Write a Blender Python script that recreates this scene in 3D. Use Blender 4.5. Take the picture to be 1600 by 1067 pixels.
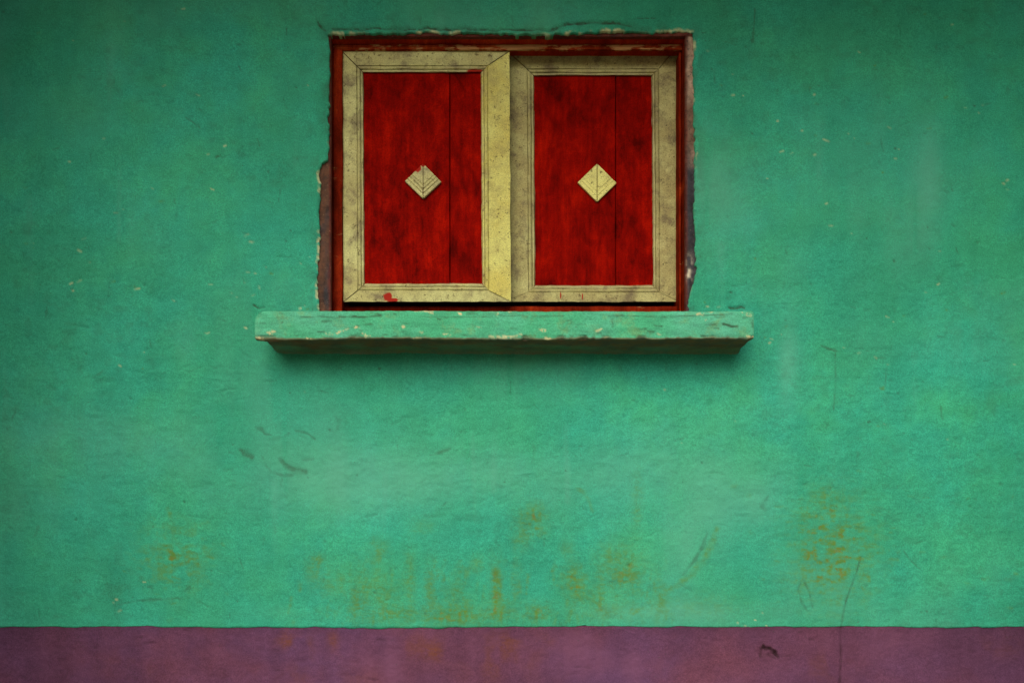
import bpy, math
import numpy as np
from mathutils import Matrix, Vector

for o in list(bpy.data.objects):
    bpy.data.objects.remove(o)
scene = bpy.context.scene
col = scene.collection
R = math.radians
rng = np.random.RandomState(11)

# ------------------------------------------------------------------ measures
# The wall front is the plane y = 0, the street is at negative y, ground z = 0.
# The wall is surveyed in a flat grid of 1.8 mm units (u to the right, v down).
U = 0.0018
D = 2.4                     # camera to wall
HU, HV = 787.0, 880.0       # grid point straight in front of the camera
CAMZ = 1.09

def X(u, d=0.0): return (u - HU) * U * (D + d) / D
def Z(v, d=0.0): return CAMZ + (HV - v) * U * (D + d) / D

# ------------------------------------------------------------------ camera
cd = bpy.data.cameras.new('camera')
cam = bpy.data.objects.new('camera', cd)
col.objects.link(cam)
cam.location = (0, -D, CAMZ)
cam.rotation_euler = (R(90), 0, 0)
cd.sensor_width = 36.0
cd.lens = 36.0 * D / (1600 * U)
cd.shift_x = (800 - HU) / 1600
cd.shift_y = (HV - 533.5) / 1600
cd.clip_end = 500
scene.camera = cam

# ------------------------------------------------------------------ sky, sun
SUN_EL, SUN_AZ = 37.0, -14.0      # azimuth: degrees to the right of straight behind the camera
world = bpy.data.worlds.new('World')
scene.world = world
world.use_nodes = True
wn = world.node_tree
bg = wn.nodes['Background']
sky = wn.nodes.new('ShaderNodeTexSky')
sky.sky_type = 'NISHITA'
sky.sun_disc = False
sky.sun_elevation = R(SUN_EL)
sky.sun_rotation = R(180 - SUN_AZ)
sky.dust_density = 4.0
sky.air_density = 1.0
sky.ozone_density = 0.6
wn.links.new(sky.outputs[0], bg.inputs[0])
bg.inputs[1].default_value = 0.06

sl = bpy.data.lights.new('sun', 'SUN')
sl.energy = 1.5
sl.angle = R(55)
sl.color = (1.0, 0.93, 0.80)
sun = bpy.data.objects.new('sun', sl)
col.objects.link(sun)
e, a = R(SUN_EL), R(SUN_AZ)
to_sun = Vector((math.sin(a) * math.cos(e), -math.cos(a) * math.cos(e), math.sin(e)))
sun.rotation_euler = to_sun.to_track_quat('Z', 'Y').to_euler()
sun.location = (0, -6, 8)

vs = scene.view_settings
vs.view_transform = 'Standard'
vs.look = 'None'
vs.gamma = 1.0
vs.use_curve_mapping = False
vs.exposure = 0.90

# ------------------------------------------------------------------ node helper
class NT:
    def __init__(self, name, rough=0.7, spec=0.3):
        m = bpy.data.materials.new(name)
        m.use_nodes = True
        self.m = m
        self.t = m.node_tree
        self.b = self.t.nodes['Principled BSDF']
        self.b.inputs['Roughness'].default_value = rough
        self.b.inputs['Specular IOR Level'].default_value = spec
        self.co = self.t.nodes.new('ShaderNodeTexCoord').outputs['Object']
    def n(self, k): return self.t.nodes.new(k)
    def l(self, a, b): self.t.links.new(a, b)
    def put(self, sock, v):
        if hasattr(v, 'is_output'): self.l(v, sock)
        else: sock.default_value = v
    def mapping(self, scale=(1, 1, 1), loc=(0, 0, 0), rot=(0, 0, 0)):
        mp = self.n('ShaderNodeMapping')
        mp.inputs['Scale'].default_value = scale
        mp.inputs['Location'].default_value = loc
        mp.inputs['Rotation'].default_value = rot
        self.l(self.co, mp.inputs[0])
        return mp.outputs[0]
    def noise(self, scale, detail=4, rough=0.55, st=(1, 1, 1), loc=(0, 0, 0), dist=0.0, rot=(0, 0, 0)):
        q = self.n('ShaderNodeTexNoise')
        self.l(self.mapping(st, loc, rot), q.inputs['Vector'])
        q.inputs['Scale'].default_value = scale
        q.inputs['Detail'].default_value = detail
        q.inputs['Roughness'].default_value = rough
        q.inputs['Distortion'].default_value = dist
        return q.outputs['Fac']
    def rng(self, v, a, b, c=0.0, d=1.0, smooth=True):
        q = self.n('ShaderNodeMapRange')
        if smooth: q.interpolation_type = 'SMOOTHSTEP'
        self.put(q.inputs[0], v)
        for i, w in zip((1, 2, 3, 4), (a, b, c, d)): self.put(q.inputs[i], w)
        return q.outputs[0]
    def math(self, op, a, b=0.0, clamp=False):
        q = self.n('ShaderNodeMath')
        q.operation = op
        q.use_clamp = clamp
        self.put(q.inputs[0], a); self.put(q.inputs[1], b)
        return q.outputs[0]
    def mix(self, fac, a, b, kind='MIX'):
        q = self.n('ShaderNodeMix')
        q.data_type = 'RGBA'
        q.blend_type = kind
        self.put(q.inputs[0], fac)
        self.put(q.inputs[6], a if hasattr(a, 'is_output') else (*a, 1)[:4])
        self.put(q.inputs[7], b if hasattr(b, 'is_output') else (*b, 1)[:4])
        return q.outputs[2]
    def gain(self, c, v):      # multiply colour by a scalar
        q = self.n('ShaderNodeVectorMath')
        q.operation = 'SCALE'
        self.l(c, q.inputs[0]); self.put(q.inputs['Scale'], v)
        return q.outputs[0]
    def attr(self, name):
        q = self.n('ShaderNodeAttribute')
        q.attribute_name = name
        s = self.n('ShaderNodeSeparateColor')
        self.l(q.outputs['Color'], s.inputs[0])
        return s.outputs[0], s.outputs[1], s.outputs[2], q.outputs['Alpha'], q.outputs['Color']
    def blot(self, c, r, soft=0.35, nz=None, amt=0.5):
        """1 inside a ragged ellipse round point c (x, z) with radii r"""
        s = self.n('ShaderNodeSeparateXYZ')
        self.l(self.co, s.inputs[0])
        dx = self.math('DIVIDE', self.math('SUBTRACT', s.outputs[0], c[0]), r[0])
        dz = self.math('DIVIDE', self.math('SUBTRACT', s.outputs[2], c[1]), r[1])
        q = self.math('SQRT', self.math('ADD', self.math('MULTIPLY', dx, dx), self.math('MULTIPLY', dz, dz)))
        if nz is not None:
            q = self.math('ADD', q, self.math('MULTIPLY', self.math('SUBTRACT', nz, 0.5), amt * 2))
        return self.rng(q, 1.0 + soft, 1.0 - soft)
    def bump(self, *hs):       # (height, strength, distance)
        prev = None
        for h, s, d in hs:
            q = self.n('ShaderNodeBump')
            q.inputs['Strength'].default_value = s
            q.inputs['Distance'].default_value = d
            self.l(h, q.inputs['Height'])
            if prev: self.l(prev, q.inputs['Normal'])
            prev = q.outputs[0]
        self.l(prev, self.b.inputs['Normal'])
    def done(self, c):
        self.l(c, self.b.inputs['Base Color'])
        return self.m

# ------------------------------------------------------------------ materials
def mat_wall(name, base, warm, cool, ochre, pale, dust, rust, soil):
    k = NT(name, 0.8, 0.10)
    tint, och, grime, chip, _ = k.attr('masks')
    n1 = k.noise(1.7, 6, 0.6)
    n2 = k.noise(3.5, 5, 0.6, loc=(7, 0, 3))
    streak = k.noise(1.0, 5, 0.65, st=(16, 1, 1.3))
    brush = k.noise(1.0, 4, 0.6, st=(22, 1, 46))
    grain = k.noise(330, 2, 0.7)
    grain2 = k.noise(120, 3, 0.7, loc=(3, 1, 2))
    c = k.mix(k.rng(n2, 0.36, 0.66), cool, warm)
    c = k.mix(k.rng(n1, 0.3, 0.7, 0.15, 0.6), base, c)
    g = k.rng(n1, 0.25, 0.75, 0.86, 1.16)
    g = k.math('MULTIPLY', g, k.rng(streak, 0.28, 0.74, 0.965, 1.035))
    g = k.math('MULTIPLY', g, k.rng(brush, 0.25, 0.75, 0.975, 1.025))
    g = k.math('MULTIPLY', g, k.rng(grain, 0.3, 0.7, 0.78, 1.22))
    g = k.math('MULTIPLY', g, k.rng(grain2, 0.3, 0.7, 0.94, 1.06))
    g = k.math('MULTIPLY', g, k.rng(k.noise(14, 6, 0.7, loc=(2, 3, 8)), 0.3, 0.7, 0.92, 1.08))
    c = k.gain(c, g)
    # worn, chalky paint where the mask is high; thicker darker paint where low
    c = k.mix(k.rng(tint, 0.5, 1.0, 0, 0.85), c, dust)
    c = k.gain(c, k.rng(tint, 0.0, 0.5, 0.62, 1.0, False))
    of = k.math('MULTIPLY', och, k.rng(k.noise(85, 5, 0.75, st=(0.75, 1, 1.2)), 0.38, 0.56, 0.38, 0.95), True)
    c = k.mix(of, c, ochre)
    gf = k.math('MULTIPLY', grime, k.rng(grain2, 0.3, 0.6, 0.6, 1.0), True)
    c = k.mix(gf, c, soil)
    # a few rusty cores inside the olive smears
    c = k.mix(k.math('MULTIPLY', k.rng(och, 0.66, 1.0, 0, 0.5), k.rng(k.noise(40, 5, 0.7, loc=(4, 4, 1)), 0.45, 0.6)), c, rust)
    dots = k.rng(k.noise(210, 1, 0.5, loc=(1, 9, 4)), 0.74, 0.80, 0, 0.6)
    c = k.mix(dots, c, (0.04, 0.06, 0.04))
    cf = k.math('MULTIPLY', chip, k.rng(k.noise(150, 2, 0.6, loc=(5, 5, 5)), 0.3, 0.5, 0.5, 1.0), True)
    c = k.mix(cf, c, pale)
    k.bump((k.noise(30, 6, 0.68, st=(0.85, 1, 1.2)), 0.45, 0.004), (grain2, 0.18, 0.0015), (grain, 0.15, 0.0008))
    return k.done(c)

M_GREEN = mat_wall('green_limewash', (0.033, 0.312, 0.192), (0.046, 0.318, 0.152), (0.026, 0.288, 0.220),
                   (0.085, 0.200, 0.034), (0.62, 0.60, 0.33), (0.105, 0.365, 0.265), (0.165, 0.145, 0.024), (0.035, 0.060, 0.035))
M_PURPLE = mat_wall('purple_limewash', (0.108, 0.040, 0.082), (0.136, 0.043, 0.060), (0.082, 0.041, 0.108),
                    (0.150, 0.050, 0.024), (0.45, 0.38, 0.30), (0.165, 0.064, 0.125), (0.17, 0.055, 0.014), (0.022, 0.010, 0.012))

def mat_sill():
    k = NT('green_sill_paint', 0.75, 0.12)
    tint, bare, grime, chip, _ = k.attr('masks')
    n1 = k.noise(6, 5, 0.6)
    st = k.noise(1.0, 5, 0.65, st=(14, 8, 60))
    gr = k.noise(260, 3, 0.7)
    c = k.mix(k.rng(n1, 0.35, 0.66), (0.060, 0.38, 0.200), (0.085, 0.385, 0.250))
    c = k.mix(k.rng(k.noise(22, 5, 0.7), 0.5, 0.72, 0, 0.6), c, (0.15, 0.30, 0.12))
    g = k.math('MULTIPLY', k.rng(st, 0.3, 0.7, 0.85, 1.15), k.rng(gr, 0.3, 0.7, 0.8, 1.2))
    c = k.gain(c, g)
    c = k.mix(k.rng(k.noise(70, 4, 0.7, st=(0.5, 1, 1.5)), 0.64, 0.74, 0, 0.7), c, (0.06, 0.13, 0.06))
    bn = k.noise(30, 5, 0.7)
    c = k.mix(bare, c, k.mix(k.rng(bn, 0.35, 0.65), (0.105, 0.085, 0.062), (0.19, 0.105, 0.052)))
    c = k.mix(k.math('MULTIPLY', grime, 1.0, True), c, (0.03, 0.045, 0.02))
    cf = k.math('MULTIPLY', chip, k.rng(k.noise(120, 3, 0.6, loc=(5, 5, 5)), 0.38, 0.55), True)
    c = k.mix(cf, c, (0.60, 0.56, 0.30))
    k.bump((k.noise(45, 5, 0.65, st=(0.5, 1, 1.3)), 0.4, 0.004), (gr, 0.3, 0.001))
    return k.done(c)
M_SILL = mat_sill()

def mat_red(name, dark, mid, bright, blots=(), wear=0.0, wearcol=(0.36, 0.20, 0.08)):
    k = NT(name, 0.7, 0.02)
    a = k.noise(1.0, 6, 0.62, st=(14, 1, 5.5), dist=0.6)
    b = k.noise(1.0, 5, 0.65, st=(24, 1, 13), loc=(4, 0, 9), dist=0.7)
    c2 = k.noise(9, 5, 0.65, loc=(2, 2, 2))
    gr = k.noise(300, 2, 0.7)
    s = k.math('ADD', k.math('MULTIPLY', a, 0.42), k.math('ADD', k.math('MULTIPLY', b, 0.30), k.math('MULTIPLY', c2, 0.28)))
    c = k.mix(k.rng(s, 0.38, 0.52), dark, mid)
    c = k.mix(k.rng(s, 0.49, 0.63), c, bright)
    c = k.gain(c, k.rng(gr, 0.3, 0.7, 0.78, 1.22))
    c = k.gain(c, k.rng(k.noise(1.0, 4, 0.65, st=(110, 30, 7), loc=(6, 1, 3)), 0.3, 0.7, 0.84, 1.15))
    if wear:
        w = k.noise(1.0, 5, 0.7, st=(14, 14, 55), loc=(3, 8, 1))
        c = k.mix(k.rng(w, 0.72 - wear * 0.3, 0.82 - wear * 0.3, 0, 0.85), c, wearcol)
    k.bump((k.noise(1.0, 4, 0.6, st=(160, 160, 12)), 0.25, 0.0012), (gr, 0.15, 0.0006))
    return k.done(c)

M_PLANK = mat_red('red_plank_paint', (0.085, 0.0010, 0.0003), (0.220, 0.0022, 0.0004), (0.370, 0.0055, 0.0005))
M_FRAME = mat_red('dark_red_frame_paint', (0.080, 0.006, 0.001), (0.190, 0.013, 0.003), (0.330, 0.034, 0.006), wear=0.26)
M_HEAD_LIT = mat_red('red_head_paint_lit', (0.200, 0.012, 0.002), (0.360, 0.024, 0.005), (0.480, 0.050, 0.010), wear=0.20)  # frame red brightened on the head, standing in for light from below
M_STOP = mat_red('worn_red_bead_paint', (0.110, 0.010, 0.003), (0.240, 0.026, 0.006), (0.340, 0.070, 0.016), wear=0.84, wearcol=(0.46, 0.25, 0.10))

def mat_cream(name, base, ochre, dirt, reds=()):
    k = NT(name, 0.65, 0.12)
    n1 = k.noise(9, 5, 0.6)
    n2 = k.noise(38, 5, 0.7, loc=(3, 3, 8))
    gr = k.noise(320, 2, 0.7)
    c = k.mix(k.rng(n1, 0.36, 0.66, 0, 0.85), base, ochre)
    n3 = k.noise(16, 6, 0.72, loc=(6, 2, 4))
    c = k.mix(k.rng(n3, 0.46, 0.68, 0, 0.85), c, dirt)
    c = k.mix(k.rng(n3, 0.44, 0.30, 0, 0.45), c, [min(1, q * 1.25 + .03) for q in base])
    c = k.mix(k.rng(n2, 0.50, 0.72, 0, 0.55), c, [q * .75 for q in dirt])
    c = k.mix(k.rng(k.noise(1.0, 5, 0.7, st=(90, 90, 16), loc=(1, 1, 5)), 0.58, 0.74, 0, 0.45), c, dirt)
    c = k.mix(k.rng(k.noise(95, 3, 0.6, loc=(8, 1, 1)), 0.60, 0.70, 0, 0.75), c, (0.10, 0.075, 0.03))
    c = k.mix(k.rng(k.noise(170, 1, 0.5, loc=(1, 7, 1)), 0.72, 0.78, 0, 0.85), c, (0.035, 0.028, 0.015))
    c = k.gain(c, k.rng(gr, 0.3, 0.7, 0.80, 1.20))
    g, pl = k.attr('groove')[:2]
    # dirt settled in the grooves, paint rubbed pale on the beads and slopped red at the panel
    c = k.mix(k.math('MULTIPLY', pl, k.rng(n2, 0.40, 0.60, 0.0, 0.55)), c, (0.52, 0.46, 0.26))
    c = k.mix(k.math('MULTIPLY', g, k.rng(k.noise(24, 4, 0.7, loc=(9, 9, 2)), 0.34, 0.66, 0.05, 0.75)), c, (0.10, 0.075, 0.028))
    c = k.mix(k.math('MULTIPLY', pl, k.rng(k.noise(30, 4, 0.7, loc=(2, 6, 6)), 0.60, 0.70, 0.0, 0.7)), c, (0.16, 0.02, 0.008))
    nz = k.noise(90, 3, 0.6, loc=(2, 0, 2))
    for cc, rr in reds:
        c = k.mix(k.blot(cc, rr, 0.25, nz, 0.6), c, (0.34, 0.014, 0.004))
    k.bump((k.noise(60, 4, 0.65), 0.3, 0.0015), (gr, 0.2, 0.0006))
    return k.done(c)

DL, DR = 0.056, 0.104      # depth of the front of the left and the right leaf behind the wall face
M_CREAM_L = mat_cream('cream_paint_bright', (0.54, 0.545, 0.235), (0.42, 0.385, 0.155), (0.19, 0.155, 0.090),
    reds=[((X(606, DL), Z(464, DL)), (0.012, 0.013)), ((X(614, DL), Z(469, DL)), (0.016, 0.006)),
          ((X(742, DL), Z(111, DL)), (0.022, 0.006)), ((X(653, DL), Z(263, DL)), (0.010, 0.012))])
M_CREAM_R = mat_cream('cream_paint_soiled', (0.46, 0.445, 0.190), (0.35, 0.300, 0.120), (0.165, 0.13, 0.075),
    reds=[((X(876, DR), Z(462, DR)), (0.002, 0.012)), ((X(910, DR), Z(463, DR)), (0.002, 0.010))])
M_CREAM_I = mat_cream('cream_paint_yellow', (0.64, 0.63, 0.200), (0.56, 0.48, 0.115), (0.42, 0.365, 0.125))
M_DIAMOND_R = mat_cream('cream_paint_clean', (0.76, 0.74, 0.260), (0.70, 0.65, 0.21), (0.58, 0.53, 0.19))
M_DIAMOND_L = mat_cream('cream_paint_weathered', (0.60, 0.58, 0.270), (0.48, 0.45, 0.20), (0.26, 0.225, 0.14), reds=[((X(653, DL), Z(263, DL)), (0.010, 0.012)), ((X(661, DL), Z(258, DL)), (0.006, 0.006))])

def mat_masonry():
    k = NT('bare_masonry', 0.75, 0.35)
    _, _, _, _, c = k.attr('masks')
    n = k.noise(45, 5, 0.7)
    n2 = k.noise(130, 4, 0.7)
    c = k.gain(c, k.rng(n, 0.3, 0.7, 0.55, 1.5))
    c = k.mix(k.rng(n2, 0.60, 0.72, 0, 0.5), c, (0.26, 0.18, 0.12))
    c = k.mix(k.rng(n2, 0.44, 0.34, 0, 0.75), c, (0.025, 0.02, 0.02))
    k.bump((n, 0.8, 0.006), (n2, 0.5, 0.002))
    return k.done(c)
M_MASON = mat_masonry()

def mat_plain(name, c0, c1, scale, rough=0.9):
    k = NT(name, rough, 0.2)
    n = k.noise(scale, 6, 0.65)
    k.bump((k.noise(scale * 6, 4, 0.6), 0.4, 0.01),)
    return k.done(k.mix(k.rng(n, 0.3, 0.7), c0, c1))
M_EARTH = mat_plain('packed_earth', (0.15, 0.115, 0.08), (0.25, 0.195, 0.135), 2.5)
M_DARK = mat_plain('unlit_room', (0.03, 0.025, 0.02), (0.05, 0.04, 0.03), 5)
M_TIMBER = mat_plain('weathered_timber', (0.10, 0.07, 0.045), (0.17, 0.12, 0.08), 12)

# ------------------------------------------------------------------ mesh helpers
def empty(name, loc, label=None, cat=None):
    o = bpy.data.objects.new(name, None)
    o.location = loc
    o.empty_display_size = 0.1
    col.objects.link(o)
    if label: o['label'] = label; o['category'] = cat; o['kind'] = 'thing'
    return o

def link(name, me, mat, parent=None, world_origin=None):
    o = bpy.data.objects.new(name, me)
    me.materials.append(mat)
    col.objects.link(o)
    if parent is not None:
        o.parent = parent
        off = Vector((0, 0, 0))
        p = parent
        while p is not None and p.type == 'EMPTY':
            off += Vector(p.location); p = p.parent
        o.matrix_parent_inverse = Matrix.Translation(-off)
    return o

def mesh_np(name, V, Q, smooth=True, masks=None, groove=None, pale=None):
    """V (n,3) float, Q (m,4) or (m,3) int"""
    V = np.asarray(V, np.float32); Q = np.asarray(Q, np.int32)
    me = bpy.data.meshes.new(name)
    me.vertices.add(len(V)); me.vertices.foreach_set('co', V.ravel())
    k = Q.shape[1]
    me.loops.add(Q.size); me.loops.foreach_set('vertex_index', Q.ravel())
    me.polygons.add(len(Q))
    me.polygons.foreach_set('loop_start', np.arange(0, Q.size, k, dtype=np.int32))
    me.polygons.foreach_set('loop_total', np.full(len(Q), k, np.int32))
    me.polygons.foreach_set('use_smooth', np.full(len(Q), smooth, bool))
    if masks is not None:
        at = me.attributes.new('masks', 'FLOAT_COLOR', 'POINT')
        at.data.foreach_set('color', np.asarray(masks, np.float32).ravel())
    if groove is not None:
        at = me.attributes.new('groove', 'FLOAT_COLOR', 'POINT')
        g = np.asarray(groove, np.float32)
        p_ = np.zeros_like(g) if pale is None else np.asarray(pale, np.float32)
        at.data.foreach_set('color', np.stack([g, p_, g, np.ones_like(g)], 1).ravel())
    me.update(calc_edges=True)
    me.validate()
    return me

def boxes(name, mat, parent, *bs, smooth=False):
    V, Q = [], []
    for (x0, x1, y0, y1, z0, z1) in bs:
        b = len(V)
        V += [(x0, y0, z0), (x1, y0, z0), (x1, y1, z0), (x0, y1, z0), (x0, y0, z1), (x1, y0, z1), (x1, y1, z1), (x0, y1, z1)]
        Q += [tuple(b + i for i in f) for f in ((0, 3, 2, 1), (4, 5, 6, 7), (0, 1, 5, 4), (1, 2, 6, 5), (2, 3, 7, 6), (3, 0, 4, 7))]
    return link(name, mesh_np(name, V, Q, smooth), mat, parent)

# value noise in grid units
_tabs = {}
def vnoise(u, v, su, sv, seed):
    if seed not in _tabs: _tabs[seed] = np.random.RandomState(seed).rand(256, 256).astype(np.float32)
    T = _tabs[seed]
    a = np.asarray(u, np.float32) / su + 1000.37; b = np.asarray(v, np.float32) / sv + 1000.71
    i = np.floor(a).astype(np.int32); j = np.floor(b).astype(np.int32)
    f = a - i; g = b - j
    f = f * f * f * (f * (f * 6 - 15) + 10); g = g * g * g * (g * (g * 6 - 15) + 10)
    i0, i1, j0, j1 = i & 255, (i + 1) & 255, j & 255, (j + 1) & 255
    return (T[i0, j0] * (1 - f) + T[i1, j0] * f) * (1 - g) + (T[i0, j1] * (1 - f) + T[i1, j1] * f) * g
def fbm(u, v, su, sv, seed, octs=4, gain=0.5):
    s = 0; a = 1; t = 0
    for o in range(octs):
        s = s + a * (vnoise(u, v, su, sv, seed + o * 17) - 0.5); t += a
        a *= gain; su *= 0.5; sv *= 0.5
    return s / t * 2          # about -0.6 .. 0.6
def sstep(x, a, b):
    t = np.clip((x - a) / (b - a), 0, 1)
    return t * t * (3 - 2 * t)

def stroke(field, u, v, pts, r, amt, soft=0.6, rag=0.0, seed=5):
    """raise field to amt along a polyline of half width r (scalar or one per point)"""
    pts = np.asarray(pts, float)
    rr = np.full(len(pts), r, float) if np.isscalar(r) else np.asarray(r, float)
    pad = rr.max() * (1 + soft + rag) + 3
    sel = np.nonzero((u > pts[:, 0].min() - pad) & (u < pts[:, 0].max() + pad) & (v > pts[:, 1].min() - pad) & (v < pts[:, 1].max() + pad))[0]
    if not len(sel): return
    uu, vv = u[sel], v[sel]
    best = np.full(len(sel), 9.0)
    if len(pts) == 1:
        best = np.hypot(uu - pts[0, 0], vv - pts[0, 1]) / rr[0]
    for (a, b, ra, rb) in zip(pts[:-1], pts[1:], rr[:-1], rr[1:]):
        d = b - a; L = max(d @ d, 1e-9)
        t = np.clip(((uu - a[0]) * d[0] + (vv - a[1]) * d[1]) / L, 0, 1)
        q = np.hypot(uu - a[0] - t * d[0], vv - a[1] - t * d[1]) / (ra + (rb - ra) * t)
        best = np.minimum(best, q)
    if rag: best = best + rag * 2 * (vnoise(uu, vv, 5, 5, seed) - 0.5) + rag * (vnoise(uu, vv, 14, 14, seed + 1) - 0.5)
    m = amt * (1 - sstep(best, 1 - soft, 1 + soft))
    if rag: m = m * (.5 + .5 * sstep(vnoise(uu, vv, 10, 8, seed + 2), .2, .6))
    if amt >= 0: field[sel] = np.maximum(field[sel], m)
    else: field[sel] = np.minimum(field[sel], m)
def blob(field, u, v, c, ru, rv, amt, add=True):
    sel = np.nonzero((abs(u - c[0]) < ru * 2.2) & (abs(v - c[1]) < rv * 2.2))[0]
    if not len(sel): return
    q = ((u[sel] - c[0]) / ru) ** 2 + ((v[sel] - c[1]) / rv) ** 2
    field[sel] += amt * np.exp(-q * 1.2)

# ------------------------------------------------------------------ wall relief and wear
EDGE = [(497, 500), (498, 470), (496, 440), (497, 400), (499, 372), (498, 330), (500, 300), (499, 268), (502, 256), (511, 250),
        (513, 225), (513, 180), (514, 140), (514, 100), (514, 62), (512, 54), (520, 52.5), (545, 53.5), (572, 51.5), (600, 52.5), (640, 51.5), (668, 49.5),
        (700, 52.5), (730, 50.5), (780, 52.5), (820, 53.5), (860, 53.5), (905, 51.5), (950, 49.5), (985, 48.5), (1010, 51.5), (1045, 49.5), (1072, 48.5),
        (1082, 50), (1084, 75), (1083, 110), (1085, 158), (1084, 175), (1086, 230), (1085, 265), (1086, 310), (1084, 335), (1088, 372),
        (1087, 405), (1089, 425), (1084, 440), (1079, 455), (1076, 470), (1075, 500)]

def densify(pts, step, jit, seed, closed=True):
    r = np.random.RandomState(seed)
    P = np.array(pts + ([pts[0]] if closed else []), float)
    out = []
    for a, b in zip(P[:-1], P[1:]):
        n = max(1, int(np.hypot(*(b - a)) / step))
        for i in range(n): out.append(a + (b - a) * i / n)
    out = np.array(out)
    s = np.arange(len(out)) * step
    out[:, 0] += jit * 2 * (vnoise(s, s * 0, 7, 1, seed) - 0.5) + jit * 1.4 * (vnoise(s, s * 0, 3, 1, seed + 3) - 0.5)
    out[:, 1] += jit * 2 * (vnoise(s, s * 0, 8, 1, seed + 1) - 0.5) + jit * 1.4 * (vnoise(s, s * 0, 3, 1, seed + 4) - 0.5)
    return out
OUT = densify(EDGE, 2.0, 1.6, 31)

def relief(u, v):
    """height of the plaster towards the street, in metres"""
    h = 0.0035 * fbm(u, v, 420, 300, 101, 3)
    h = h + 0.0021 * fbm(u, v, 90, 60, 111, 4)
    h = h + 0.0009 * fbm(u, v, 60, 16, 121, 3)                 # trowel passes
    rough = np.clip(0.35 + 1.6 * fbm(u, v, 330, 220, 131, 2), 0.1, 1.2)
    h = h + 0.0017 * rough * fbm(u, v, 22, 14, 141, 3)
    h = h + 0.0009 * fbm(u, v, 6, 5, 151, 2)
    fade = sstep(u, -100, -50) * (1 - sstep(u, 1650, 1700)) * sstep(v, -80, -40)
    return h * fade

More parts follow.
